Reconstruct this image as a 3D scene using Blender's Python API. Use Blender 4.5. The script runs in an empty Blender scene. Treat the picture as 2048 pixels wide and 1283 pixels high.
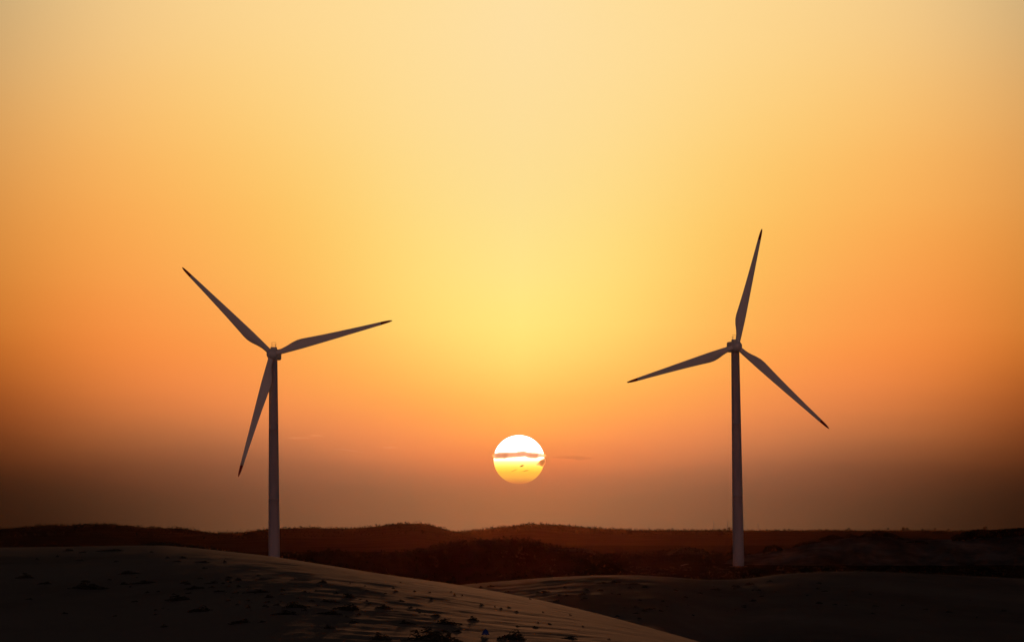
import bpy, bmesh, math, random
from mathutils import Vector, noise, Matrix

random.seed(7)
sc = bpy.context.scene
COL = sc.collection
R = math.radians

# ------------------------------------------------------------------ camera
F = 10755.0                 # focal length in photo pixels (sun is 0.53 deg wide)
W, H = 2048.0, 1283.0
HOR = 1063.0                # true horizon row
EYE = 11.2
PITCH = math.atan((HOR - H / 2) / F)
CP, SP = math.cos(PITCH), math.sin(PITCH)
cam = bpy.data.cameras.new("camera")
cam.sensor_width = 36.0
cam.lens = 36.0 * F / W
cam.clip_start = 1.0
cam.clip_end = 400000.0
camo = bpy.data.objects.new("camera", cam)
COL.objects.link(camo)
camo.location = (0, 0, EYE)
camo.rotation_euler = (math.pi / 2 + PITCH, 0, 0)
sc.camera = camo


def slope(py):
    z = (H / 2 - py) / F
    return (SP + z * CP) / (CP - z * SP)


def ax(px, py=HOR):
    z = (H / 2 - py) / F
    return (px - W / 2) / F / (CP - z * SP)


def P(px, py, Y):
    return Vector((ax(px, py) * Y, Y, EYE + slope(py) * Y))


def pymap(x, z, Y):         # photo row of a point
    s = (z - EYE) / Y
    zz = (s * CP - SP) / (CP + s * SP)
    return H / 2 - zz * F


def lerp(pts, u):
    if u <= pts[0][0]:
        return pts[0][1]
    for (a, b), (c, d) in zip(pts, pts[1:]):
        if u <= c:
            t = (u - a) / (c - a)
            return b + (d - b) * t
    return pts[-1][1]


def smooth_prof(pts, rad):
    def f(u):
        s = 0.0
        for k in (-2, -1, 0, 1, 2):
            s += lerp(pts, u + k * rad / 2) * (3 - abs(k))
        return s / 9.0
    return f


def sstep(a, b, x):
    t = max(0.0, min(1.0, (x - a) / (b - a)))
    return t * t * (3 - 2 * t)


def tag(o, label=None, cat=None, group=None, kind=None):
    if label: o["label"] = label
    if cat: o["category"] = cat
    if group: o["group"] = group
    if kind: o["kind"] = kind
    return o


def mesh_obj(name, verts, faces, mat, parent=None, smooth=True):
    me = bpy.data.meshes.new(name)
    me.from_pydata(verts, [], faces)
    me.update()
    if smooth:
        me.polygons.foreach_set("use_smooth", [True] * len(me.polygons))
    if mat: me.materials.append(mat)
    o = bpy.data.objects.new(name, me)
    COL.objects.link(o)
    if parent: o.parent = parent
    return o


# ------------------------------------------------------------------ materials
def new_mat(name):
    m = bpy.data.materials.new(name)
    m.use_nodes = True
    nt = m.node_tree
    nt.nodes.clear()
    out = nt.nodes.new("ShaderNodeOutputMaterial")
    return m, nt, out


def ramp(nt, stops, fac, interp="LINEAR"):
    n = nt.nodes.new("ShaderNodeValToRGB")
    cr = n.color_ramp
    cr.interpolation = interp
    while len(cr.elements) < len(stops):
        cr.elements.new(1.0)
    for i, (p, c) in enumerate(stops):
        cr.elements[i].position = p
        cr.elements[i].color = (c[0], c[1], c[2], 1)
    if fac is not None:
        nt.links.new(fac, n.inputs[0])
    return n


def noise_tex(nt, scale, detail=4, rough=.55, vec=None, mapping=None):
    t = nt.nodes.new("ShaderNodeTexNoise")
    t.inputs["Scale"].default_value = scale
    t.inputs["Detail"].default_value = detail
    t.inputs["Roughness"].default_value = rough
    tc = nt.nodes.new("ShaderNodeTexCoord")
    src = tc.outputs["Object"]
    if mapping:
        mp = nt.nodes.new("ShaderNodeMapping")
        mp.inputs["Scale"].default_value = mapping
        nt.links.new(src, mp.inputs["Vector"])
        src = mp.outputs["Vector"]
    nt.links.new(src, t.inputs["Vector"])
    return t


def ground_mat(name, stops, scale, mapping, bump_scale, bump_str, bump_dist, bump_map=None, rough=.95, spec=0.0):
    m, nt, out = new_mat(name)
    b = nt.nodes.new("ShaderNodeBsdfPrincipled")
    b.inputs["Roughness"].default_value = rough
    b.inputs["Specular IOR Level"].default_value = spec
    t = noise_tex(nt, scale, 6, .6, mapping=mapping)
    r = ramp(nt, stops, t.outputs["Fac"])
    nt.links.new(r.outputs[0], b.inputs["Base Color"])
    t2 = noise_tex(nt, bump_scale, 5, .6, mapping=bump_map)
    bp = nt.nodes.new("ShaderNodeBump")
    bp.inputs["Strength"].default_value = bump_str
    bp.inputs["Distance"].default_value = bump_dist
    nt.links.new(t2.outputs["Fac"], bp.inputs["Height"])
    nt.links.new(bp.outputs[0], b.inputs["Normal"])
    nt.links.new(b.outputs[0], out.inputs[0])
    return m


def paint_mat(name, c1, c2, scale, rough=.6):
    m, nt, out = new_mat(name)
    b = nt.nodes.new("ShaderNodeBsdfPrincipled")
    t = noise_tex(nt, scale, 5, .6, mapping=(1, 1, .12))
    r = ramp(nt, [(.3, c1), (.7, c2)], t.outputs["Fac"])
    nt.links.new(r.outputs[0], b.inputs["Base Color"])
    b.inputs["Roughness"].default_value = rough
    nt.links.new(b.outputs[0], out.inputs[0])
    return m


SAND = ground_mat("sand", [(.30, (.10, .083, .072)), (.45, (.19, .16, .14)), (.60, (.225, .192, .166)), (.72, (.29, .25, .217))],
                  .12, (.35, .12, 1), 1.1, .6, .06, (.5, .22, 1), rough=.92, spec=.0005)
SAND_SHADED = ground_mat("shaded_sand", [(.30, (.10, .080, .070)), (.47, (.165, .135, .118)), (.60, (.20, .165, .142)), (.72, (.26, .215, .185))],
                       .09, (.35, .12, 1), 1.0, .6, .08, (.5, .22, 1), rough=.92, spec=.0004)  # same sand, darkened in its colour for the middle dune's shade
SAND_FAR = ground_mat("far_sand", [(.38, (.05, .042, .033)), (.50, (.12, .098, .082)), (.64, (.24, .20, .17))],
                      .05, (1, .25, 1), .5, .5, .2)
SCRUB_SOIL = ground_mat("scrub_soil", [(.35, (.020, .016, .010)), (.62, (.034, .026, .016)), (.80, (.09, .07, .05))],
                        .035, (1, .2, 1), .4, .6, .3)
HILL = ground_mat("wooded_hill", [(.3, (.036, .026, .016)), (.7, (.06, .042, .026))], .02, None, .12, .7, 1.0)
WHITE = paint_mat("white_paint", (.76, .74, .70), (.85, .83, .79), .35)
TOWER = paint_mat("tower_dimmed_paint", (.32, .305, .335), (.40, .385, .42), .35)  # white tower's dimmer light put into a darker paint colour than the blades
WHITE2 = paint_mat("nacelle_paint", (.74, .72, .69), (.84, .82, .78), .8)
RED = paint_mat("red_paint", (.34, .030, .020), (.42, .040, .028), .8)
STEEL = paint_mat("galvanised_steel", (.07, .07, .07), (.12, .12, .12), 3, .9)


def leaf_mat(name, c1, c2):
    m, nt, out = new_mat(name)
    d = nt.nodes.new("ShaderNodeBsdfDiffuse")
    tr = nt.nodes.new("ShaderNodeBsdfTranslucent")
    mx = nt.nodes.new("ShaderNodeMixShader")
    mx.inputs[0].default_value = .12
    t = noise_tex(nt, 1.3, 3)
    r = ramp(nt, [(.3, c1), (.7, c2)], t.outputs["Fac"])
    nt.links.new(r.outputs[0], d.inputs[0])
    nt.links.new(r.outputs[0], tr.inputs[0])
    nt.links.new(d.outputs[0], mx.inputs[1])
    nt.links.new(tr.outputs[0], mx.inputs[2])
    nt.links.new(mx.outputs[0], out.inputs[0])
    return m


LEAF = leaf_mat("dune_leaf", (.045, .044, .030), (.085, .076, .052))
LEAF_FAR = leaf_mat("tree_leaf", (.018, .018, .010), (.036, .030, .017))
BARK = paint_mat("bark", (.05, .035, .025), (.09, .065, .045), 3, .9)

# ------------------------------------------------------------------ sun and sky
SUN_PX, SUN_PY, SUN_R = 1038.0, 918.5, 50.5
sund = P(SUN_PX, SUN_PY, 1000.0) - Vector((0, 0, EYE))
sund.normalize()
SUN_EL = math.asin(sund.z)
SUN_AZ = math.atan2(sund.x, sund.y)

SUN_STRENGTH = 0.9
sl = bpy.data.lights.new("sun_light", "SUN")
sl.energy = SUN_STRENGTH
sl.angle = R(.53)
sl.color = (1.0, .38, .15)
slo = bpy.data.objects.new("sun_light", sl)
COL.objects.link(slo)
slo.rotation_euler = (-sund).to_track_quat("-Z", "Y").to_euler()
slo.location = (0, 0, 400)


def lin(c):
    c = c / 255.0
    return c / 12.92 if c <= .04045 else ((c + .055) / 1.055) ** 2.4


ROWS = [0, 200, 400, 550, 650, 700, 760, 820, 870, 920, 960, 1000, 1050]
TABLE = [   # dusty sunset glow by angular distance from the sun's azimuth (1.1 deg apart)
    [(255, 224, 165), (254, 222, 155), (253, 222, 145), (255, 231, 140), (255, 235, 128), (255, 227, 120), (255, 210, 104), (255, 186, 85), (255, 165, 80), (232, 133, 80), (190, 122, 83), (155, 114, 76), (145, 108, 74)],
    [(255, 222, 155), (255, 221, 150), (255, 220, 132), (255, 223, 120), (255, 217, 110), (255, 204, 101), (255, 187, 87), (255, 163, 80), (250, 146, 83), (212, 132, 84), (165, 117, 82), (137, 105, 74), (125, 97, 70)],
    [(255, 218, 150), (255, 214, 133), (254, 202, 102), (254, 192, 91), (254, 178, 85), (254, 170, 80), (254, 160, 78), (248, 146, 80), (220, 131, 79), (175, 115, 80), (145, 101, 73), (128, 90, 65), (118, 86, 60)],
    [(250, 212, 145), (253, 203, 117), (253, 186, 92), (253, 172, 85), (254, 160, 77), (254, 150, 72), (250, 143, 75), (224, 129, 72), (182, 110, 68), (145, 94, 64), (125, 82, 57), (106, 73, 50), (92, 66, 45)],
    [(240, 200, 138), (248, 190, 110), (250, 172, 83), (250, 156, 72), (248, 144, 66), (243, 138, 62), (228, 128, 60), (198, 111, 57), (160, 92, 51), (121, 72, 43), (97, 59, 36), (75, 50, 32), (60, 40, 25)],
    [(205, 174, 124), (224, 168, 98), (227, 151, 72), (220, 136, 55), (210, 122, 46), (197, 108, 38), (172, 89, 32), (143, 69, 26), (116, 56, 22), (81, 41, 17), (55, 30, 15), (38, 23, 12), (36, 20, 9)],
    [(170, 142, 102), (185, 135, 80), (185, 122, 58), (175, 108, 46), (165, 95, 36), (150, 82, 30), (130, 66, 25), (100, 50, 21), (76, 39, 17), (50, 28, 15), (38, 20, 12), (34, 18, 10), (30, 15, 8)],
]

for f_ in (.93, .96, .97):      # the glow goes on fading outside the photographed strip
    TABLE.append([tuple(v * f_ for v in c) for c in TABLE[-1]])

world = bpy.data.worlds.new("World")
sc.world = world
world.use_nodes = True
nt = world.node_tree
nt.nodes.clear()
L = nt.links.new


def M(op, a, b=None, c=None, clamp=False):
    n = nt.nodes.new("ShaderNodeMath")
    n.operation = op
    n.use_clamp = clamp
    for i, v in enumerate((a, b, c)):
        if v is None: continue
        if isinstance(v, (int, float)): n.inputs[i].default_value = v
        else: L(v, n.inputs[i])
    return n.outputs[0]


tc = nt.nodes.new("ShaderNodeTexCoord")
sx = nt.nodes.new("ShaderNodeSeparateXYZ")
L(tc.outputs["Generated"], sx.inputs[0])
az = M("MULTIPLY", M("SUBTRACT", M("ARCTAN2", sx.outputs[0], sx.outputs[1]), SUN_AZ), 180 / math.pi)
aaz = M("ABSOLUTE", az)
el = M("MULTIPLY", M("ARCSINE", sx.outputs[2]), 180 / math.pi)
E0, E1 = -0.6, 6.4
# faint uneven dust layers
mp = nt.nodes.new("ShaderNodeMapping")
mp.inputs["Scale"].default_value = (14, 14, 70)
L(tc.outputs["Generated"], mp.inputs[0])
nz = nt.nodes.new("ShaderNodeTexNoise")
nz.inputs["Scale"].default_value = 1.0
nz.inputs["Detail"].default_value = 4
L(mp.outputs[0], nz.inputs["Vector"])
wob = M("MULTIPLY", M("SUBTRACT", nz.outputs["Fac"], .5), .22)
eln = M("DIVIDE", M("SUBTRACT", M("ADD", el, wob), E0), E1 - E0, clamp=True)
NC = len(TABLE)
azn = M("DIVIDE", aaz, 1.1 * (NC - 1), clamp=True)


def elev(py):
    return math.degrees(math.atan(slope(py)))


total = None
for k, col in enumerate(TABLE):
    col = [tuple(v * (1 - (.07 if k < 5 else 0) * min(1, max(0, (py - 900) / 60))) * (1, .955, .92)[q] for q, v in enumerate(c)) if py > 900 else c for py, c in zip(ROWS, col)]
    stops = [(((elev(py) - E0) / (E1 - E0)), tuple(lin(v) for v in c)) for py, c in zip(ROWS, col)]
    stops = sorted(stops, key=lambda s: s[0])
    rk = ramp(nt, stops, eln, "B_SPLINE")
    wk = ramp(nt, [(j / (NC - 1), (1, 1, 1) if j == k else (0, 0, 0)) for j in range(NC)], azn, "B_SPLINE")
    vm = nt.nodes.new("ShaderNodeVectorMath"); vm.operation = "MULTIPLY"
    L(rk.outputs[0], vm.inputs[0]); L(wk.outputs[0], vm.inputs[1])
    if total is None: total = vm.outputs[0]
    else:
        ad = nt.nodes.new("ShaderNodeVectorMath"); ad.operation = "ADD"
        L(total, ad.inputs[0]); L(vm.outputs[0], ad.inputs[1])
        total = ad.outputs[0]

sky = nt.nodes.new("ShaderNodeTexSky")
sky.sky_type = "NISHITA"
sky.sun_disc = False
sky.sun_elevation = SUN_EL
sky.sun_rotation = SUN_AZ
sky.altitude = 0
sky.air_density = 1.0
sky.dust_density = 5.0
sky.ozone_density = 1.5
bg_sky = nt.nodes.new("ShaderNodeBackground")
bg_sky.inputs[1].default_value = 0.011
L(sky.outputs[0], bg_sky.inputs[0])
bg_glow = nt.nodes.new("ShaderNodeBackground")
bg_glow.inputs[1].default_value = 1.0
L(total, bg_glow.inputs[0])


def sm(x, a, b):
    n = nt.nodes.new("ShaderNodeMapRange")
    n.interpolation_type = "SMOOTHSTEP"
    n.inputs["From Min"].default_value = a
    n.inputs["From Max"].default_value = b
    n.inputs["To Min"].default_value = 1
    n.inputs["To Max"].default_value = 0
    L(x, n.inputs["Value"])
    return n.outputs[0]


wgt = M("MULTIPLY", sm(aaz, 7.0, 34.0), sm(el, 6.6, 22.0))
# rosy anti-twilight belt opposite the sun, added out of view to brighten the turbines
belt = ramp(nt, [(0, (.54, .28, .25)), (.06, (.52, .275, .245)), (.13, (.10, .064, .066)), (.24, (.018, .015, .019)), (1, (.004, .004, .006))], M("DIVIDE", el, 90.0, clamp=True), "EASE")
bg_belt = nt.nodes.new("ShaderNodeBackground")
L(belt.outputs[0], bg_belt.inputs[0])
bw = M("SUBTRACT", 1.0, sm(aaz, 70.0, 130.0))
L(bw, bg_belt.inputs[1])
adds = nt.nodes.new("ShaderNodeAddShader")
L(bg_sky.outputs[0], adds.inputs[0]); L(bg_belt.outputs[0], adds.inputs[1])
mix = nt.nodes.new("ShaderNodeMixShader")
L(wgt, mix.inputs[0]); L(adds.outputs[0], mix.inputs[1]); L(bg_glow.outputs[0], mix.inputs[2])
wo = nt.nodes.new("ShaderNodeOutputWorld")
L(mix.outputs[0], wo.inputs[0])

# ------------------------------------------------------------------ the sun's disc
DS = 130000.0
sc_pt = Vector((0, 0, EYE)) + sund * DS
rad = DS * SUN_R / F
bm = bmesh.new()
bmesh.ops.create_uvsphere(bm, u_segments=96, v_segments=64, radius=rad)
for v in bm.verts: v.co.z *= .965
me = bpy.data.meshes.new("sun"); bm.to_mesh(me); bm.free()
me.polygons.foreach_set("use_smooth", [True] * len(me.polygons))
suno = bpy.data.objects.new("sun", me); COL.objects.link(suno); suno.location = sc_pt
m, nt2, out = new_mat("sun_light_surface")
tcn = nt2.nodes.new("ShaderNodeTexCoord")
sz = nt2.nodes.new("ShaderNodeSeparateXYZ"); nt2.links.new(tcn.outputs["Generated"], sz.inputs[0])
rs = ramp(nt2, [(0, (.06, .015, .0)), (.05, (.12, .05, 0)), (.13, (.2, .13, .0)), (.24, (.27, .19, .0)), (.32, (.38, .31, .01)),
                (.38, (.45, .39, .05)), (.46, (.68, .64, .20)), (.52, (1.2, 1.2, .9)), (.6, (1.8, 1.8, 1.6)), (1, (2, 2, 1.9))], sz.outputs[2])
em = nt2.nodes.new("ShaderNodeEmission"); nt2.links.new(rs.outputs[0], em.inputs[0]); em.inputs[1].default_value = 1.0
tp = nt2.nodes.new("ShaderNodeBsdfTransparent")
ad = nt2.nodes.new("ShaderNodeAddShader")
nt2.links.new(em.outputs[0], ad.inputs[0]); nt2.links.new(tp.outputs[0], ad.inputs[1]); nt2.links.new(ad.outputs[0], out.inputs[0])
me.materials.append(m)
tag(suno, "setting sun disc, white at the top and orange at the bottom, low above the hills", "sun")

# ------------------------------------------------------------------ clouds
def cloud_mat(name, dens, col, g=.9):
    m, nt2, out = new_mat(name)
    vs_ = nt2.nodes.new("ShaderNodeVolumePrincipled")
    vs_.inputs["Color"].default_value = (*col, 1)
    vs_.inputs["Density"].default_value = dens
    vs_.inputs["Anisotropy"].default_value = g
    nt2.links.new(vs_.outputs[0], out.inputs["Volume"])
    return m


CLOUD = cloud_mat("cloud", .0135, (.98, .77, .5), .83)
CLOUD_THIN = cloud_mat("thin_cloud", .0005, (.98, .80, .6), .83)
CLOUD_DARK = cloud_mat("dark_cloud", .024, (.45, .34, .14), .2)
CLOUD_GREY = cloud_mat("grey_cloud", .0013, (.11, .10, .11), .2)


def cloud(top, bot, x0, x1, label, dist=70000.0, n=60, jag=.7, seed=0, mat=None):
    verts, faces = [], []
    S = 14
    c0 = P((x0 + x1) / 2, (lerp(top, (x0 + x1) / 2) + lerp(bot, (x0 + x1) / 2)) / 2, dist)
    for i in range(n + 1):
        t = i / n
        u = x0 + (x1 - x0) * t
        taper = min(1, t / .06, (1 - t) / .06) ** .5 if 0 < t < 1 else 0.02
        yt, yb = lerp(top, u), lerp(bot, u)
        jag_ = jag * (1.6 if mat is None else 1)
        yt += jag_ * noise.noise(Vector((u * .35, seed, 1.3))) ; yb += jag * noise.noise(Vector((u * .35, seed, 7.7)))
        mid, hh = (yt + yb) / 2, max(.15, (yb - yt) / 2) * taper
        for s in range(S):
            a = 2 * math.pi * s / S
            wob_ = 1 + .12 * noise.noise(Vector((u * .3, s * .9, seed + 3)))
            d = dist + math.cos(a) * hh * 3 * dist / F * wob_
            verts.append(P(u, mid - math.sin(a) * hh * wob_, d) - c0)
    for i in range(n):
        for s in range(S):
            a, b = i * S + s, i * S + (s + 1) % S
            faces.append((a, b, b + S, a + S))
    faces.append(tuple(range(S))[::-1]); faces.append(tuple(n * S + s for s in range(S)))
    o = mesh_obj("cloud", verts, faces, mat or CLOUD)
    o.location = c0
    tag(o, label, "cloud")
    return o


cloud([(984, 907), (990, 904), (1014, 902.4), (1030, 903), (1046, 900.2), (1056, 903), (1075, 904), (1088, 906), (1094, 908)],
      [(984, 911), (987, 917), (1011, 917), (1015, 915.4), (1036, 914.4), (1049, 912.8), (1062, 916.6), (1072, 916.4), (1079, 914.2), (1088, 914.6), (1094, 912)],
      984, 1093, "long thin orange cloud band crossing the middle of the setting sun", seed=1)
cloud([(1070, 928), (1078, 921), (1086, 915.5), (1092, 914)], [(1070, 930), (1078, 931), (1085, 933), (1092, 925)], 1072, 1091,
      "small orange cloud biting into the right edge of the setting sun", n=30, seed=2)
cloud([(1040, 931), (1044, 929), (1048, 928.4)], [(1040, 933), (1044, 933), (1048, 930.6)], 1040, 1048.5,
      "tiny dark cloud fleck in the lower half of the sun, uppermost of three", n=16, seed=3, mat=CLOUD_DARK)
cloud([(1023, 941.5), (1029, 938.6), (1034, 937)], [(1023, 943), (1029, 940.6), (1034, 939)], 1022.5, 1034,
      "tiny dark slanting cloud fleck low on the sun, leftmost of three", n=16, seed=4, mat=CLOUD_DARK)
cloud([(1045, 941), (1052, 939.3), (1057, 939)], [(1045, 942.4), (1052, 941.4), (1057, 941)], 1044.5, 1057,
      "tiny dark cloud fleck low on the sun, rightmost of three", n=16, seed=5, mat=CLOUD_DARK)

cloud([(572, 874), (590, 872.6), (612, 873.4), (625, 875)], [(572, 876.5), (590, 877.5), (612, 877), (625, 876.6)], 572, 625,
      "faint pale cloud streak beside the left tower, lower and longer of two", n=24, seed=6, mat=CLOUD_THIN)
cloud([(612, 871), (628, 868), (642, 869), (650, 872)], [(612, 872.4), (628, 872.6), (642, 873), (650, 873.2)], 612, 650,
      "faint pale cloud puff beside the left tower, higher and shorter of two", n=24, seed=7, mat=CLOUD_THIN)
cloud([(664, 896), (690, 897), (730, 904)], [(664, 897.5), (690, 900.5), (730, 906)], 664, 730,
      "barely visible pale cloud streak between the left turbine and the sun", n=24, seed=8, mat=CLOUD_THIN)
cloud([(764, 893), (780, 891.5), (800, 894)], [(764, 896), (780, 896.5), (800, 896)], 764, 800,
      "barely visible small cloud left of the sun", n=24, seed=9, mat=CLOUD_THIN)
cloud([(1100, 913), (1130, 910), (1160, 911), (1186, 914)], [(1100, 916), (1130, 917), (1160, 920), (1186, 917)], 1100, 1186,
      "faint greyish cloud streak just right of the setting sun", n=24, seed=10, mat=CLOUD_GREY)

# ------------------------------------------------------------------ terrain
def columns(lo=-12000, hi=14000, step=5.0, a=-160, b=2210, coarse=200):
    us = []
    u = lo
    while u < a: us.append(u); u += coarse
    u = a
    while u < b: us.append(u); u += step
    u = b
    while u <= hi: us.append(u); u += coarse
    return us


def terrain(name, fn, ys, us, mat):
    verts, faces = [], []
    for Y in ys:
        for u in us:
            x = ax(u) * Y
            verts.append((x, Y, fn(u, Y)))
    n = len(us)
    for j in range(len(ys) - 1):
        for i in range(n - 1):
            a = j * n + i
            faces.append((a, a + 1, a + n + 1, a + n))
    o = mesh_obj(name, verts, faces, mat)
    o["kind"] = "structure"
    return o


def nz3(x, y, s, seed, oct_=3):
    return noise.fractal(Vector((x / s, y / s, seed)), 1.0, 2.0, oct_)


# foreground dune
fg_prof = smooth_prof([(-2000, 1130), (-600, 1102), (-200, 1097), (0, 1094), (130, 1092.5), (250, 1090), (330, 1090), (400, 1096), (470, 1103.5), (540, 1111),
                       (640, 1127), (760, 1146.5), (900, 1166), (1000, 1183), (1100, 1203), (1200, 1227), (1300, 1254),
                       (1400, 1283), (1600, 1345), (2000, 1480), (3000, 1800)], 24)
FG_D = smooth_prof([(-2000, 330), (0, 345), (500, 340), (900, 305), (1400, 255), (2500, 220)], 100)
FG_Y0 = 130.0


def fg_h(u, Y, bumps=True):
    D = FG_D(u)
    pyc = fg_prof(u)
    pyB = max(1330.0 + 95 * sstep(620, 200, u), pyc + 40)
    x = ax(u) * Y
    zc = EYE + slope(pyc) * D
    zB = EYE + slope(pyB) * FG_Y0
    if Y <= FG_Y0:
        z = 9.4 + (zB - 9.4) * (Y / FG_Y0) if zB < 9.4 else zB
        k = 1
    elif Y <= D:
        t = (Y - FG_Y0) / (D - FG_Y0)
        bulge = .16 + .34 * sstep(1050, 650, u) if u > 400 else .5
        z = zB + (zc - zB) * t + bulge * 4 * t * (1 - t) * (.6 + .4 * t)
        k = 1
    else:
        sl_ = (zc - zB) / (D - FG_Y0)
        d = Y - D
        z = zc + sl_ * min(d, 10) - (.012 * d * d if d < 20 else 4.8 + .48 * (d - 20))
        k = 0
        z = max(z, -2)
    if bumps and k:
        f = 1 - sstep(D - 25, D, Y)
        z += f * (.032 * nz3(x, Y, 9.0, 2.1) + .08 * max(0, nz3(x, Y, 2.2, 5.0)) * sstep(D - 10, D - 110, Y) * (.35 + .65 * sstep(1050, 700, u)))
        z += .012 * nz3(x, Y * .6, 1.3, 8.0)
    return z


us = columns()
ys = [20, 60, 100] + [FG_Y0 + i * 1.25 for i in range(0, 180)] + [356 + 5 * i for i in range(12)]
terrain("dune", fg_h, ys, us, SAND)

# middle dune
md_prof = smooth_prof([(-3000, 1190), (700, 1188), (860, 1175), (930, 1167.5), (1000, 1161.5), (1100, 1153.5), (1200, 1149.2), (1280, 1149.3), (1350, 1154), (1420, 1159.5),
                       (1490, 1157), (1560, 1147), (1640, 1142.5), (1720, 1141), (1850, 1146), (2048, 1156), (2400, 1172), (4000, 1185)], 30)
MD_Y0 = 350.0


def md_D(u):
    return 700 + 40 * math.sin(u / 260.0)


def md_h(u, Y):
    D = md_D(u); pyc = md_prof(u)
    x = ax(u) * Y
    zc = EYE + slope(pyc) * D
    zB = EYE + slope(1335 + 105 * sstep(1300, 1480, u)) * MD_Y0
    f = 0
    if Y <= MD_Y0:
        z = -1.5 + (zB + 1.5) * sstep(MD_Y0 - 80, MD_Y0, Y)
    elif Y <= D:
        t = (Y - MD_Y0) / (D - MD_Y0)
        z = zB + (zc - zB) * (t + .35 * t * (1 - t))
        f = 1 - sstep(D - 35, D, Y)
    else:
        d = Y - D
        z = max(-1.5, zc - .004 * d * d)
    return z + f * (.14 * nz3(x, Y, 16, 12.0) + .16 * max(0, nz3(x, Y, 4.5, 4.4))) + .02 * nz3(x, Y * .6, 3.0, 8.0)


ys = [265, 300, 330] + [MD_Y0 + i * 3.0 for i in range(0, 132)] + [750 + 12 * i for i in range(5)]
terrain("dune", md_h, ys, columns(step=6.0), SAND_SHADED)


def hill(name, prof, Df, Y0f, mat, rough_amp, rough_s, seed, back=.02, ustep=6.0, ny=40, lo=-2600, hi=4700, concave=.6):
    def h(u, Y):
        D, Y0 = Df(u), Y0f(u)
        x = ax(u) * Y
        zc = EYE + slope(prof(u)) * D
        if Y <= D:
            t = max(0, (Y - Y0) / (D - Y0))
            z = -1.2 + (zc + 1.2) * (t * (1 - concave) + concave * sstep(0, 1.25, t) / sstep(0, 1.25, 1)) if Y > Y0 else -1.2
            k = min(1, t * 3)
        else:
            z = max(-1.2, zc - back * (Y - D) * 1.0 - .00003 * (Y - D) ** 2)
            k = 1
        return z + k * rough_amp * nz3(x, Y, rough_s, seed, 4)
    us_ = columns(lo, hi, ustep, coarse=150)
    Dm = max(Df(u) for u in us_); Ym = min(Y0f(u) for u in us_)
    ys_ = [Ym + (Dm - Ym) * i / ny for i in range(ny + 1)] + [Dm + (Dm - Ym) * .12 * (i + 1) for i in range(8)]
    o = terrain(name, h, ys_, us_, mat)
    return o, h


sh_prof = smooth_prof([(-2600, 1150), (300, 1125), (560, 1114), (620, 1105), (670, 1103), (720, 1108), (780, 1109), (850, 1098), (900, 1088), (960, 1081), (1030, 1079), (1066, 1081), (1100, 1092),
                       (1140, 1099), (1175, 1101), (1192, 1108), (1215, 1122), (1260, 1145), (1330, 1165), (4700, 1180)], 12)
SH_D = lambda u: 1270 + 40 * math.sin(u / 150)
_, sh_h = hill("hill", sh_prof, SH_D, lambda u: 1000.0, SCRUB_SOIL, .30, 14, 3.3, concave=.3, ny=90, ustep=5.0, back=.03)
rr_prof = smooth_prof([(-2600, 1150), (1100, 1120), (1190, 1110), (1240, 1106.5), (1300, 1106), (1350, 1100), (1390, 1099), (1425, 1105), (1470, 1109), (1520, 1111), (1650, 1116), (4700, 1119)], 16)
_, rr_h = hill("hill", rr_prof, lambda u: 2060.0, lambda u: 1840.0, SCRUB_SOIL, .35, 22, 5.3, concave=.3)
rm_prof = smooth_prof([(-2600, 1140), (1380, 1140), (1440, 1126), (1485, 1110), (1520, 1104.5), (1590, 1093), (1640, 1081), (1690, 1074), (1740, 1069.5), (1785, 1069), (1815, 1076),
                       (1860, 1079), (1920, 1078), (1980, 1073), (2048, 1068), (2200, 1066), (4700, 1070)], 16)
_, rm_h = hill("dune", rm_prof, lambda u: 1960.0, lambda u: 1790.0 + 45 * noise.noise(Vector((u / 45.0, 3.3, 0))) + 14 * noise.noise(Vector((u / 11.0, 7.3, 0))), SAND_FAR, .45, 20, 6.1, ny=50, concave=.2)
lh_prof = smooth_prof([(-2600, 1058), (-300, 1062), (0, 1059), (90, 1051), (140, 1051), (185, 1047), (220, 1049), (290, 1056), (360, 1056), (425, 1065), (480, 1064), (540, 1057.5), (620, 1055.5), (700, 1057),
                       (760, 1052), (800, 1047.5), (846, 1047), (880, 1056), (905, 1064), (960, 1075), (1040, 1092), (1200, 1100), (4700, 1100)], 14)
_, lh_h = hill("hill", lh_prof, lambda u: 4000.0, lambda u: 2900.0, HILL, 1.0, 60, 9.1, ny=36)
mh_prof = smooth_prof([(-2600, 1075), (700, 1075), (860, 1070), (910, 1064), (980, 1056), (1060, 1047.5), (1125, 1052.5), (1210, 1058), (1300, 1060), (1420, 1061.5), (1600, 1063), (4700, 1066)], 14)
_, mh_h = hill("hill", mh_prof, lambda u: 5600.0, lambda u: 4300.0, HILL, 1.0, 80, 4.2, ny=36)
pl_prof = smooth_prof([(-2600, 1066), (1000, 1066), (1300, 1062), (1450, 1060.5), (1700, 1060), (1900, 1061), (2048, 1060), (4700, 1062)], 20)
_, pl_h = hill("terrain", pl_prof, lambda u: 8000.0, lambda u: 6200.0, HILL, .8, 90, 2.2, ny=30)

# ground sheet: one sheet to the horizon
gs = 9000.0
gv, gf = [], []
G = 60
for j in range(G + 1):
    for i in range(G + 1):
        gv.append((-gs + 2 * gs * i / G, -2000 + (gs + 2000) * j / G, 0.0))
for j in range(G):
    for i in range(G):
        a = j * (G + 1) + i
        gf.append((a, a + 1, a + G + 2, a + G + 1))
g = mesh_obj("ground", gv, gf, SCRUB_SOIL); g["kind"] = "structure"


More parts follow.
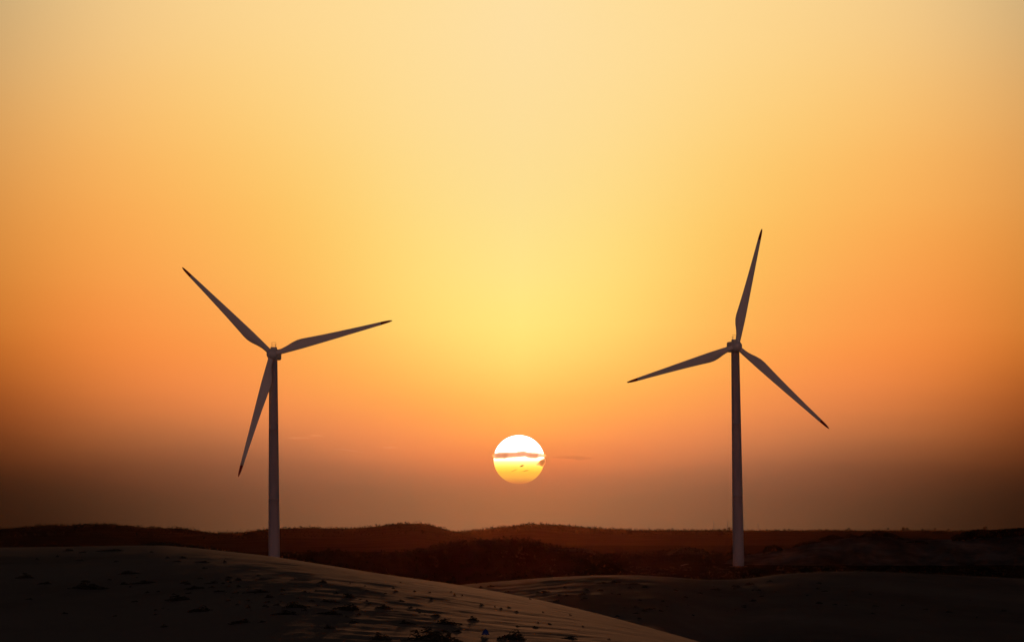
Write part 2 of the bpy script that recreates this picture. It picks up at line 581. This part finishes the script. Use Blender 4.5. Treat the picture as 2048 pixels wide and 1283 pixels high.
# ------------------------------------------------------------------ vegetation helpers
def leaf_clump(verts, faces, c, rx, ry, rz, n, ls, rnd, dome=True):
    for _ in range(n):
        a = rnd.uniform(0, 2 * math.pi)
        rr_ = rnd.random() ** .5
        h = rnd.random()
        lim = math.sqrt(max(0, 1 - h * h)) if dome else 1
        p = Vector((c[0] + math.cos(a) * rr_ * rx * lim, c[1] + math.sin(a) * rr_ * ry * lim, c[2] + h * rz))
        d = Vector((rnd.gauss(0, 1), rnd.gauss(0, 1), rnd.gauss(.35, .8))).normalized()
        s = d.cross(Vector((rnd.gauss(0, 1), rnd.gauss(0, 1), rnd.gauss(0, 1)))).normalized()
        l = ls * rnd.uniform(.5, 1.5)
        i = len(verts)
        verts += [p - s * l * .32, p + d * l * .5, p + s * l * .32, p - d * l * .5]
        faces.append((i, i + 1, i + 2, i + 3))


def stuff_scrub(name, hfun, spots, ls, mat, label, nper=14):
    rnd = random.Random(hash(len(spots)) % 1000 + 5)
    verts, faces = [], []
    for (u, Y, w, h) in spots:
        x = ax(u) * Y
        z = hfun(u, Y)
        k = max(1, int(w / (h * 1.3)))
        for _ in range(k):
            ox = rnd.uniform(-.5, .5) * (w - h) if w > h else 0
            hh = h * rnd.uniform(.65, 1.1)
            leaf_clump(verts, faces, (x + ox, Y + rnd.uniform(-1, 1) * h * .4, z - .15 * hh), hh * .75, hh * .6, hh * 1.1, nper, ls, rnd)
    o = mesh_obj(name, verts, faces, mat, smooth=False)
    o["kind"] = "stuff"; o["label"] = label; o["category"] = "scrub"
    return o


rnd = random.Random(11)


def ridge_spots(prof, D, u0, u1, n, hmin, hmax, back=30, front=400, ridge_frac=.6):
    sp = []
    for _ in range(n):
        u = rnd.uniform(u0, u1)
        Y = D - rnd.uniform(-back, back) if rnd.random() < ridge_frac else D - rnd.uniform(0, front)
        big = rnd.random() ** 3
        h = hmin + (hmax - hmin) * big
        sp.append((u, Y, h * rnd.uniform(1, 2.2), h))
    return sp


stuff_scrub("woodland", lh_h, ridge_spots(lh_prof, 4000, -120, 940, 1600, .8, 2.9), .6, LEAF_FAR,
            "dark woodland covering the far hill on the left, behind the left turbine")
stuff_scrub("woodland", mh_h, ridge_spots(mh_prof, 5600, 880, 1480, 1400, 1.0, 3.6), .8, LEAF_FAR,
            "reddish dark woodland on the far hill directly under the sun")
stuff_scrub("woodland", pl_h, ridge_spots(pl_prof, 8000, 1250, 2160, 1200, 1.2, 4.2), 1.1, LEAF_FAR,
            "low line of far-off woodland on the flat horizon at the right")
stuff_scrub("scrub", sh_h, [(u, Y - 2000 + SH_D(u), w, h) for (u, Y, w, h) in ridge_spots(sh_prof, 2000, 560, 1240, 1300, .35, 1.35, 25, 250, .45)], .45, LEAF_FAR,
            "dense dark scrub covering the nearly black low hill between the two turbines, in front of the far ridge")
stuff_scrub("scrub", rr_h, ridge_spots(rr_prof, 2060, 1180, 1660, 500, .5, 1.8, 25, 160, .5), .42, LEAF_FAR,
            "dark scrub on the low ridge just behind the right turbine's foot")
gr_spots = []
for _ in range(700):
    u = rnd.uniform(980, 2150)
    gr_spots.append((u, rnd.uniform(960, 1735), rnd.uniform(.8, 3), rnd.uniform(.25, .7)))
stuff_scrub("scrub", lambda u, Y: max(0.0, sh_h(u, Y)), gr_spots, .22, LEAF, "low dark scrub on the flat ground round the foot of the right turbine")

# vegetated hump behind the crest of the left dune (dark green), and the thicket at the right edge
def hump(name, pts, D, label, cat, h0, ls, n, mat, hf=None, seed=0):
    rn = random.Random(seed)
    verts, faces = [], []
    u0, u1 = pts[0][0], pts[-1][0]
    c0 = P((u0 + u1) / 2, lerp(pts, (u0 + u1) / 2), D)
    for _ in range(n):
        u = rn.uniform(u0, u1)
        ztop = EYE + slope(lerp(pts, u)) * D
        zb = hf(u, D) if hf else ztop - h0
        hh = max(.1, ztop - zb)
        zc_ = zb + hh * rn.uniform(.1, .95)
        leaf_clump(verts, faces, (ax(u) * D - c0.x, rn.uniform(-1.5, 1.5) * h0, zc_ - c0.z), ls * 1.4, ls * 1.4, ls * .8, 7, ls, rn)
    o = mesh_obj(name, verts, faces, mat, smooth=False)
    o.location = c0
    return tag(o, label, cat)


hump("shrub", [(262, 1091), (290, 1086), (330, 1083.5), (370, 1086), (430, 1094), (480, 1101.5), (520, 1109)], 352,
     "long low dark green bank of shrub along the crest of the left dune", "shrub", .35, .09, 1500, LEAF, hf=fg_h, seed=3)
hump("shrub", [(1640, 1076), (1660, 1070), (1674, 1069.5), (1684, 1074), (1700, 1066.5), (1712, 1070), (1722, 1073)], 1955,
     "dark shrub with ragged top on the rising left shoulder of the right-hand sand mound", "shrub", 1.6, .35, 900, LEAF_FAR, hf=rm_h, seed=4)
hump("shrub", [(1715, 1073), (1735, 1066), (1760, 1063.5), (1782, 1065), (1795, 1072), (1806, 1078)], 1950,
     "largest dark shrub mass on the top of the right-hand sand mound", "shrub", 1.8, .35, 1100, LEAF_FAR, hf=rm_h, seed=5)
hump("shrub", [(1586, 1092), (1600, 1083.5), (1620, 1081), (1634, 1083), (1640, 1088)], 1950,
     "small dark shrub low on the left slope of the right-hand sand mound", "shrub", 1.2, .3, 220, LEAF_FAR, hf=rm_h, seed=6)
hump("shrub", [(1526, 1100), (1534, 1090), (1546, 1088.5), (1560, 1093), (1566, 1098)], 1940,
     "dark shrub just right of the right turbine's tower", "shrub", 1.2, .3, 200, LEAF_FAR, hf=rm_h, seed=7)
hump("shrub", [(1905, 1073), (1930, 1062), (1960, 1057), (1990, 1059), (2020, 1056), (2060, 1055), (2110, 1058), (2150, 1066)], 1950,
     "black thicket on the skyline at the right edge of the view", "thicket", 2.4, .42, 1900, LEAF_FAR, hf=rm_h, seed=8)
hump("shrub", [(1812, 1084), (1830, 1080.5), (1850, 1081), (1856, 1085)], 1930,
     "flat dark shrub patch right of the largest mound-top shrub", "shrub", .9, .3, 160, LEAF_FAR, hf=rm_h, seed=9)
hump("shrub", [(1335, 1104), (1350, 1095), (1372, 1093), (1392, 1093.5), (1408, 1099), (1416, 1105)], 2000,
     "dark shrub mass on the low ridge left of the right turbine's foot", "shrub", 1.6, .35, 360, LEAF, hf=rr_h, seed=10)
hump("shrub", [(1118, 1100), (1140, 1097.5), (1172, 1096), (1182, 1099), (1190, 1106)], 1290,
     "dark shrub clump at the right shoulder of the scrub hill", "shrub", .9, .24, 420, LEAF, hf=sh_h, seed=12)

# ------------------------------------------------------------------ trees that stand out on the skyline
def make_tree_mesh(seed):
    rn = random.Random(seed)
    cv, cf = [], []
    for _ in range(9):
        a = rn.uniform(0, 6.28); rr_ = rn.uniform(0, 1.1)
        leaf_clump(cv, cf, (math.cos(a) * rr_, math.sin(a) * rr_, rn.uniform(1.0, 3.0)), .75, .75, .9, 26, .5, rn, dome=False)
    tv, tf = [], []
    S = 6
    for (z, r_, ox) in ((-.6, .18, 0), (1.2, .13, .05), (2.8, .06, .12)):
        for s in range(S):
            a = 2 * math.pi * s / S
            tv.append((ox + math.cos(a) * r_, math.sin(a) * r_, z))
    for i in range(2):
        for s in range(S):
            a, b = i * S + s, i * S + (s + 1) % S
            tf.append((a, b, b + S, a + S))
    return cv, cf, tv, tf


protos = []
for s in range(3):
    cv, cf, tv, tf = make_tree_mesh(40 + s)
    r0 = bpy.data.objects.new("tree", None)
    COL.objects.link(r0)
    c_ = mesh_obj("crown", cv, cf, LEAF_FAR, r0, smooth=False)
    t_ = mesh_obj("trunk", tv, tf, BARK, r0)
    protos.append((r0, c_, t_))
used = set()


def tree(u, ytop, hfun, D, label, group, k, wide=1.0):
    zg = hfun(u, D)
    zt = EYE + slope(ytop - 1.2) * D
    s = max(.35, (zt - zg) / 3.9)
    r0, c_, t_ = protos[k]
    if k not in used:
        used.add(k); r = r0
    else:
        r = r0.copy(); COL.objects.link(r)
        for ch in (c_, t_):
            q = ch.copy(); COL.objects.link(q); q.parent = r
    r.location = (ax(u) * D, D, zg)
    r.scale = (s * wide, s * wide, s)
    r.rotation_euler = (0, 0, u)
    tag(r, label, "tree", group)


lg = "small trees standing out on the left hill's skyline"
for i, (u, y) in enumerate([(75, 1047.5), (91, 1048), (105, 1049), (125, 1047), (194, 1043.5), (302, 1051.5), (345, 1052), (362, 1053), (390, 1058)]):
    tree(u, y, lh_h, 4000, "small dark tree standing out on the skyline of the left hill", lg, i % 3, 1.2)
for i, (u, y) in enumerate([(602, 1051.5), (640, 1053), (752, 1048), (797, 1044), (811, 1042.5), (842, 1044), (730, 1051), (580, 1053.5)]):
    tree(u, y, lh_h, 4000, "small dark tree on the rounded hilltop between the left turbine and the sun", "small trees on the rounded hilltop left of the sun", i % 3, 1.2)
for i, (u, y) in enumerate([(1058, 1043.5), (1066, 1044.5), (1120, 1049), (1156, 1051), (1163, 1051), (1227, 1055.5), (1010, 1051), (985, 1053.5)]):
    tree(u, y, mh_h, 5600, "small reddish dark tree on the hill crest right below the sun", "small trees on the hill crest below the sun", i % 3, 1.2)
for i, (u, y) in enumerate([(1439, 1057), (1449, 1056), (1459, 1054.5), (1578, 1057), (1698, 1055), (1776, 1056), (1806, 1053), (1814, 1054.5), (1870, 1056), (1898, 1056.5), (1845, 1057), (1970, 1053)]):
    tree(u, y, pl_h, 8000, "small far-off tree on the flat skyline at the right", "small trees along the flat right-hand skyline", i % 3, 1.4)

# ------------------------------------------------------------------ wind turbines
def loft(rings, cap=True):
    verts, faces = [], []
    S = len(rings[0])
    for r_ in rings: verts += r_
    for i in range(len(rings) - 1):
        for s in range(S):
            a, b = i * S + s, i * S + (s + 1) % S
            faces.append((a, b, b + S, a + S))
    if cap:
        faces.append(tuple(range(S))[::-1])
        faces.append(tuple((len(rings) - 1) * S + s for s in range(S)))
    return verts, faces


def revolve(prof, S=40, axis="z"):
    rings = []
    for (h, r_) in prof:
        ring = []
        for s in range(S):
            a = 2 * math.pi * s / S
            if axis == "z": ring.append(Vector((math.cos(a) * r_, math.sin(a) * r_, h)))
            else: ring.append(Vector((math.cos(a) * r_, -h, math.sin(a) * r_)))   # along -Y (towards the camera)
        rings.append(ring)
    return loft(rings)


def box(verts, faces, c, s, bev=0.0):
    bmx = bmesh.new()
    bmesh.ops.create_cube(bmx, size=1.0)
    for v in bmx.verts: v.co = Vector((v.co.x * s[0], v.co.y * s[1], v.co.z * s[2]))
    if bev: bmesh.ops.bevel(bmx, geom=bmx.edges[:], offset=bev, segments=3, affect="EDGES", profile=.6)
    i0 = len(verts)
    bmx.verts.index_update()
    for v in bmx.verts: verts.append(v.co + Vector(c))
    for f in bmx.faces: faces.append(tuple(i0 + v.index for v in f.verts))
    bmx.free()


def bar(verts, faces, a, b, r_, S=6):
    a, b = Vector(a), Vector(b)
    d = (b - a).normalized()
    q = d.to_track_quat("Z", "Y")
    i0 = len(verts)
    for p in (a, b):
        for s in range(S):
            t = 2 * math.pi * s / S
            verts.append(p + q @ Vector((math.cos(t) * r_, math.sin(t) * r_, 0)))
    for s in range(S):
        faces.append((i0 + s, i0 + (s + 1) % S, i0 + S + (s + 1) % S, i0 + S + s))
    faces.append(tuple(i0 + s for s in range(S))[::-1]); faces.append(tuple(i0 + S + s for s in range(S)))


BL = 40.0
# station, lead edge offset, trail edge offset, thickness  (metres; trailing edge to +X, blade along +Z)
ST = [(0.9, .80, .80, 1.6), (2.2, .82, .82, 1.6), (3.6, .84, .92, 1.5), (5.2, .86, 1.30, 1.25), (7.2, .88, 1.95, .95), (8.8, .90, 2.28, .78), (10.4, .89, 2.30, .68),
      (14, .83, 1.98, .54), (18, .75, 1.66, .44), (22, .67, 1.40, .36), (26, .58, 1.16, .29), (30, .50, .93, .23), (33, .44, .78, .19), (36.2, .37, .62, .15)]
TIP = [(36.2, .37, .62, .15), (37.6, .34, .54, .13), (38.8, .28, .42, .11), (39.5, .20, .28, .08), (39.9, .08, .12, .05), (40.0, .02, .03, .02)]


def blade_ring(z, le, te, th, S=20):
    ring = []
    tw = R(16) * (1 - z / BL) ** 2 * min(1, max(0, (z - 2) / 6))
    mid, hw = (te - le) / 2, (te + le) / 2
    rd = min(1, max(0, (z - 3) / 5))
    for s in range(S):
        a = 2 * math.pi * s / S
        cx, cy = math.cos(a), math.sin(a)
        x = mid + hw * cx
        w = 1 - rd * .42 * max(0, cx)           # thinner towards the trailing edge
        y = th / 2 * cy * w
        pb = -.9 * (z / BL) ** 2                # slight pre-bend upwind
        ring.append(Vector((x * math.cos(tw) - y * math.sin(tw), x * math.sin(tw) + y * math.cos(tw) + pb, z)))
    return ring


def turbine(px_b, py_hub, D, lean, yaw, angles, lens, label):
    hub_w = P(px_b[0], py_hub, D)
    base = P(px_b[1], HOR, D); base.z = 0
    root = bpy.data.objects.new("wind_turbine", None)
    COL.objects.link(root)
    root.location = base
    hgt = hub_w.z
    dx = hub_w.x - base.x
    tag(root, label, "wind turbine", "wind turbines standing either side of the setting sun")
    # tower (leans by a fraction of a degree, as seen)
    top = hgt - 1.75
    v, f = [], []
    rings = []
    S = 48
    for i in range(25):
        t = i / 24
        z = -.4 + (top + .4) * t
        r_ = 1.84 + (1.32 - 1.84) * t ** 1.1
        if i in (8, 16):
            for dz, dr in ((-.15, 0), (-.12, .035), (.12, .035), (.15, 0)):
                rings.append([Vector((dx * t + math.cos(2 * math.pi * s / S) * (r_ + dr), math.sin(2 * math.pi * s / S) * (r_ + dr), z + dz)) for s in range(S)])
            continue
        rings.append([Vector((dx * t + math.cos(2 * math.pi * s / S) * r_, math.sin(2 * math.pi * s / S) * r_, z)) for s in range(S)])
    v, f = loft(rings)
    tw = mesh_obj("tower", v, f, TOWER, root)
    v, f = [], []
    fnd = revolve([(-.5, 2.9), (.18, 2.9), (.24, 2.8), (.24, 1.9)], 40)
    mesh_obj("foundation", fnd[0], fnd[1], SAND_FAR, root, smooth=False)
    # nacelle head: rotates with yaw
    Yw = Matrix.Rotation(yaw, 4, "Z")
    Mh = Matrix.Translation((dx, 0, hgt)) @ Yw
    v, f = [], []
    box(v, f, (0, 2.6, -.05), (3.3, 7.6, 3.4), .7)
    nac = mesh_obj("nacelle", v, f, WHITE2, root)
    nac.matrix_local = Mh
    v, f = revolve([(0, 1.18), (-.1, 1.3), (.45, 1.3)], 32)
    rv = [Vector((p.x, p.y, p.z - 1.95)) for p in v]
    col_ = mesh_obj("yaw_collar", rv, f, WHITE2, root); col_.matrix_local = Mh
    v, f = [], []
    box(v, f, (0, .9, 1.95), (1.75, 2.2, .75), .12)
    hatch = mesh_obj("roof_hatch", v, f, WHITE2, nac)
    v, f = [], []
    for sx_ in (-.62, .62):
        for y_ in (.2, 1.7):
            bar(v, f, (sx_, y_, 2.25), (sx_, y_, 3.75), .022)
    for z_ in (3.0, 3.75):
        for y_ in (.2, 1.7): bar(v, f, (-.62, y_, z_), (.62, y_, z_), .02)
        for sx_ in (-.62, .62): bar(v, f, (sx_, .2, z_), (sx_, 1.7, z_), .02)
    mesh_obj("instrument_frame", v, f, STEEL, nac)
    v, f = [], []
    bar(v, f, (0, 4.5, 1.5), (0, 4.5, 3.3), .04); bar(v, f, (-.35, 4.5, 3.2), (.35, 4.5, 3.2), .03)
    mesh_obj("wind_vane", v, f, STEEL, nac)
    # rotor
    Ht = Mh @ Matrix.Translation((0, -2.4, 0)) @ Matrix.Rotation(R(-3), 4, "X")
    v, f = revolve([(-1.4, .9), (-1.25, 1.45), (-.6, 1.72), (.4, 1.70), (1.1, 1.45), (1.7, .98), (2.05, .5), (2.15, .05)], 40, "y")
    hub = mesh_obj("hub", v, f, WHITE2, root); hub.matrix_local = Ht
    for a, ln in zip(angles, lens):
        # blade points along +Z in its own frame; screen angle a counter-clockwise from +X seen from the camera
        Rb = Matrix.Rotation(R(90 - a), 4, "Y")
        flip = Matrix.Diagonal((-1, 1, 1, 1))
        vv, ff = loft([blade_ring(*s_) for s_ in ST])
        vv = [Vector((-p.x, p.y, p.z * ln)) for p in vv]
        ff = [tuple(reversed(q)) for q in ff]
        b = mesh_obj("blade", vv, ff, WHITE, root)
        b.matrix_local = Ht @ Rb
        vv, ff = loft([blade_ring(*s_) for s_ in TIP])
        vv = [Vector((-p.x, p.y, p.z * ln)) for p in vv]
        ff = [tuple(reversed(q)) for q in ff]
        tip = mesh_obj("blade_tip", vv, ff, RED, b)
    return root


turbine((546.5, 548.5), 708, 1700, 0, R(-7), (136.4, 15.0, 255.2), (1.0, .995, 1.005),
        "white three-bladed wind turbine left of the sun, one blade hanging beside its tower")
turbine((1470.5, 1477.0), 692.5, 1735, 0, R(9), (77.2, -41.7, 198.2), (.975, 1.0, .955),
        "white three-bladed wind turbine right of the sun, one blade pointing almost straight up")

# ------------------------------------------------------------------ masts on the horizon
def mast(u, ytop, D, label):
    z0 = pl_h(u, D) - 1
    zt = EYE + slope(ytop) * D
    h = zt - z0
    r = bpy.data.objects.new("radio_mast", None); COL.objects.link(r)
    r.location = (ax(u) * D, D, z0)
    tag(r, label, "mast", "thin masts on the far horizon")
    v, f = [], []
    w = .55
    L3 = [Vector((w * math.cos(a), w * math.sin(a), 0)) for a in (0, 2.094, 4.189)]
    for p in L3: bar(v, f, p, (p.x * .6, p.y * .6, h * .86), .14, 5)
    n = 10
    for i in range(n):
        for k in range(3):
            a, b = L3[k], L3[(k + 1) % 3]
            s0, s1 = 1 - .4 * i / n, 1 - .4 * (i + 1) / n
            bar(v, f, (a.x * s0, a.y * s0, h * .86 * i / n), (b.x * s1, b.y * s1, h * .86 * (i + 1) / n), .05, 4)
    mesh_obj("lattice", v, f, STEEL, r)
    v, f = [], []
    bar(v, f, (0, 0, h * .84), (0, 0, h), .08)
    bar(v, f, (-.4, 0, h * .93), (.4, 0, h * .93), .06)
    mesh_obj("antenna", v, f, STEEL, r)


mast(1427.5, 1040, 7900, "thin far mast, leftmost of the three on the horizon by the right turbine")
mast(1454.5, 1040, 7900, "thin far mast rising beside a tree just left of the right turbine's tower")
mast(1516, 1044, 7900, "thin far mast on the horizon just right of the right turbine's tower")

# ------------------------------------------------------------------ plants on the dunes
def plant_mesh(seed, n=420):
    rn = random.Random(seed)
    verts, faces = [], []
    lobes = rn.randint(4, 8)
    for _ in range(lobes):
        x = rn.uniform(-.26, .26)
        hz = rn.uniform(.45, 1.0) * (1 - abs(x) * .9)
        leaf_clump(verts, faces, (x, rn.uniform(-.2, .2), -.08), rn.uniform(.12, .24), .2, hz * .8, n // lobes, .085, rn)
    leaf_clump(verts, faces, (0, 0, -.08), .52, .35, .34, int(n * .8), .105, rn)
    me = bpy.data.meshes.new("dune_plant")
    me.from_pydata(verts, [], faces); me.update(); me.materials.append(LEAF)
    return me


PM = [plant_mesh(100 + i) for i in range(8)]


def hit(px, py, fn, y0, y1):
    Y = y0
    s = slope(py)
    while Y < y1:
        if fn(px, Y) >= EYE + s * Y: return Y
        Y += .5
    return y1 - 1


def plant(px, py, w, h, label, group, fn=fg_h, y0=FG_Y0, y1=None, i=0):
    Y = hit(px, py + h * .5, fn, y0, y1 or FG_D(px))
    o = bpy.data.objects.new("dune_plant", PM[i % len(PM)])
    COL.objects.link(o)
    o.location = (ax(px) * Y, Y, fn(px, Y) - .01)
    o.scale = (w * Y / F * 1.12, w * Y / F * .8, h * Y / F * 1.3)
    o.rotation_euler = (0, 0, (-.3 + .6 * ((i * .37) % 1)))
    tag(o, label, "plant", group)


SMALL = [(137, 1098, 24, 6), (165, 1102, 18, 5), (75, 1116, 12, 4), (115, 1110, 8, 6), (160, 1118, 22, 4), (234, 1121, 16, 4), (303, 1102, 10, 4), (334, 1113, 12, 5),
         (365, 1113, 22, 5), (353, 1121, 22, 4), (450, 1120, 8, 7), (409, 1134, 16, 4), (90, 1163, 28, 9), (250, 1165, 22, 8), (369, 1163, 20, 5),
         (425, 1163, 30, 6), (455, 1158, 12, 5), (455, 1171, 14, 4), (478, 1170, 14, 6), (437, 1182, 20, 5), (472, 1185, 18, 5), (540, 1190, 20, 8), (565, 1178, 14, 5),
         (622, 1199, 16, 5), (497, 1211, 12, 9), (230, 1229, 12, 6), (312, 1227, 14, 4), (525, 1241, 18, 6), (58, 1195, 18, 5), (518, 1148, 12, 4),
         (620, 1184, 10, 3), (786, 1174, 8, 4), (791, 1180, 13, 4), (771, 1184, 7, 3), (801, 1163, 6, 3), (829, 1180, 7, 4), (859, 1182, 7, 4), (864, 1196, 9, 4),
         (909, 1187, 5, 6), (924, 1188, 5, 5), (962, 1207, 13, 5), (1001, 1214, 9, 4), (990, 1211, 5, 4), (1017, 1212, 10, 5), (1032, 1220, 10, 5), (1035, 1250, 11, 5),
         (1070, 1252, 15, 6), (1097, 1245, 13, 5), (1076, 1243, 7, 4), (1217, 1276, 8, 4), (1086, 1222, 6, 4), (1165, 1250, 6, 3), (820, 1212, 12, 5), (837, 1216, 14, 4),
         (737, 1205, 12, 5), (672, 1183, 13, 5), (607, 1212, 20, 7), (870, 1227, 24, 7), (707, 1240, 24, 8), (657, 1250, 26, 11), (912, 1258, 22, 9), (1060, 1196, 6, 3), (1140, 1228, 7, 3), (700, 1165, 5, 3), (730, 1170, 6, 3), (270, 1200, 16, 5), (330, 1250, 18, 7), (130, 1225, 16, 6)]
rn_ = random.Random(21)
for _ in range(70):
    a_ = rn_.random()
    px = rn_.gauss(520, 130); py = 1150 + 70 * rn_.random() + max(0, px - 560) * .09
    if py > fg_prof(px) + 14 and 60 < px < 1000:
        w = rn_.uniform(5, 17)
        SMALL.append((px, py, w, w * rn_.uniform(.25, .5)))
for i, (px, py, w, h) in enumerate(SMALL):
    plant(px, py, w, h, "small dark plant tuft scattered on the sand of the front dune", "small plant tufts on the front dune", i=i)
BIG = [(222, 1098, 60, 7, "flat wide dark plant patch just under the crest of the front dune's left part"),
       (403, 1121, 34, 6, "dark creeping plant on the crest slope below the green bank of shrub"),
       (50, 1148, 34, 14, "rounded dark plant near the left edge of the front dune"),
       (178, 1167, 78, 22, "broad pointed dark plant mound on the left of the front dune, the biggest there"),
       (261, 1143, 46, 9, "low wide dark plant strip in the left middle of the front dune"),
       (290, 1162, 62, 8, "long flat dark plant patch right of the biggest left mound"),
       (390, 1172, 42, 9, "dark plant hummock below the row of tufts in the left middle"),
       (359, 1193, 58, 13, "dark plant mound with a sloping right side in the left middle of the dune"),
       (400, 1214, 48, 18, "ragged dark plant mound trailing down to the right"),
       (481, 1238, 46, 16, "faint dark plant mound low on the front dune under the left turbine"),
       (516, 1180, 56, 9, "dark plant row with broken top below the left turbine"),
       (528, 1156, 40, 3, "thin dark plant strip on the pale sand under the left turbine"),
       (593, 1209, 52, 14, "dark bushy plant with spiky top right of the left turbine's line"),
       (572, 1222, 58, 12, "low dark plant spread in front of the spiky bushy plant"),
       (655, 1199, 44, 9, "flat dark plant joining the big dark cluster from the left"),
       (697, 1189, 32, 12, "upper dark plant of the big cluster in the middle of the dune"),
       (692, 1210, 60, 18, "wide dark plant of the big cluster in the middle of the dune"),
       (655, 1221, 56, 13, "lowest dark plant of the big cluster in the middle of the dune"),
       (765, 1211, 36, 12, "single dark humped plant right of the big cluster"),
       (812, 1242, 36, 10, "small peaked dark plant alone on the lower middle of the dune"),
       (895, 1240, 56, 16, "dark domed plant with a long left tail in the lower middle"),
       (945, 1234, 26, 11, "compact round dark plant on pale sand right of the domed plant"),
       (760, 1268, 46, 22, "dark rounded plant at the bottom edge under the single humped plant"),
       (862, 1264, 112, 34, "largest dark plant mass at the bottom edge of the view"),
       (1022, 1264, 62, 30, "dark domed plant at the bottom edge beside the blue scrap"),
       (1135, 1272, 38, 9, "flat dark plant at the bottom edge, rightmost of the large ones")]
for i, (px, py, w, h, lab) in enumerate(BIG):
    plant(px, py, w, h, lab, "larger plants on the front dune", i=i * 3 + 1)
MID = [(962, 1172, 8, 4), (982, 1170, 16, 4), (1015, 1181, 12, 4), (1092, 1181, 26, 4), (1075, 1183, 10, 3), (1205, 1163, 22, 5), (1228, 1162, 40, 6), (1262, 1165, 44, 6), (1290, 1172, 20, 5),
       (1200, 1178, 16, 5), (1160, 1186, 10, 4), (1130, 1172, 9, 4), (1170, 1195, 12, 3), (1350, 1178, 14, 4), (1370, 1192, 18, 5), (1325, 1200, 8, 5), (1272, 1212, 16, 4), (1308, 1215, 9, 4),
       (1430, 1176, 26, 6), (1470, 1170, 18, 6), (1500, 1166, 24, 6), (1400, 1184, 12, 5), (1540, 1160, 16, 4), (1650, 1180, 14, 4), (1750, 1210, 16, 4)]
for _ in range(60):
    px = rn_.uniform(1080, 2040); py = rn_.uniform(1162, 1235)
    w = rn_.uniform(5, 16)
    if py < 1225 + (px - 1200) * .27 and py > md_prof(px) + 8: MID.append((px, py, w, w * rn_.uniform(.25, .45)))
for i, (px, py, w, h) in enumerate(MID):
    plant(px, py, w, h, "small dark plant tuft on the second sand dune, below and right of the sun", "plant tufts on the second dune", md_h, MD_Y0, md_D(px), i=i + 2)

# blue scrap lying on the sand
Y = hit(971, 1270, fg_h, FG_Y0, 300)
v, f = [], []
rn = random.Random(3)
n = 9
for j in range(n + 1):
    for i in range(n + 1):
        x, y = (i / n - .5), (j / n - .5)
        hgt = max(0, 1 - (abs(x) * 2) ** 2) * max(0, 1 - (abs(y) * 2) ** 2)
        v.append((x * .24, y * .2, .02 + .16 * hgt * (1 + .5 * noise.noise(Vector((x * 6, y * 6, 3)))) + .02 * rn.random()))
for j in range(n):
    for i in range(n):
        a = j * (n + 1) + i
        f.append((a, a + 1, a + n + 2, a + n + 1))
BLUE = paint_mat("blue_plastic", (.010, .030, .20), (.015, .045, .26), 8, .4)
sc_ = mesh_obj("litter", v, f, BLUE)
sm_ = sc_.modifiers.new("thickness", "SOLIDIFY"); sm_.thickness = .006
sc_.location = (ax(971) * Y, Y, fg_h(971, Y))
tag(sc_, "small crumpled blue scrap lying on the sand at the bottom edge", "litter")

# pale patch of bare sand left of the right turbine's foot
v, f = [], []
for i in range(13):
    t = i / 12
    u = 1361 + 16 * t
    yc = 1130.5 - 4 * t
    D0 = 1690 - 20 * t
    hh = 1.2 * math.sin(math.pi * min(1, t * .9 + .1))
    for k in range(5):
        s = k / 4 - .5
        p = P(u, yc, D0)
        v.append((p.x, D0 + s * 14, max(.004, p.z + .35 * (1 - (2 * s) ** 2) * hh * .5)))
for i in range(12):
    for k in range(4):
        a = i * 5 + k
        f.append((a, a + 5, a + 6, a + 1))
sp_ = mesh_obj("sand_patch", v, f, SAND); sp_["kind"] = "structure"

# ------------------------------------------------------------------ haze
HAZE = True
if HAZE:
    v, f = [], []
    box(v, f, (0, 0, 0), (1, 1, 1))
    X, Y0, Y1, Z0, Z1 = 9200.0, -2600.0, 9200.0, -4.0, 140.0
    v = [(p.x * 2 * X, (Y0 + Y1) / 2 + p.y * (Y1 - Y0), (Z0 + Z1) / 2 + p.z * (Z1 - Z0)) for p in v]
    hz = mesh_obj("haze", v, f, None, smooth=False)
    m, nt2, out = new_mat("haze")
    pv = nt2.nodes.new("ShaderNodeVolumePrincipled")
    pv.inputs["Color"].default_value = (.078, .032, .0155, 1)
    pv.inputs["Density"].default_value = 3.0e-6
    pv.inputs["Anisotropy"].default_value = .96
    nt2.links.new(pv.outputs[0], out.inputs["Volume"])
    hz.data.materials.append(m)
    tag(hz, "thin dusty evening haze over the dunes", "haze", kind="stuff")

# ------------------------------------------------------------------ render settings
sc.view_settings.view_transform = "Standard"
sc.view_settings.look = "None"
sc.view_settings.exposure = 0
sc.view_settings.gamma = 1
sc.cycles.use_denoising = True
sc.cycles.volume_bounces = 0
sc.cycles.transparent_max_bounces = 16
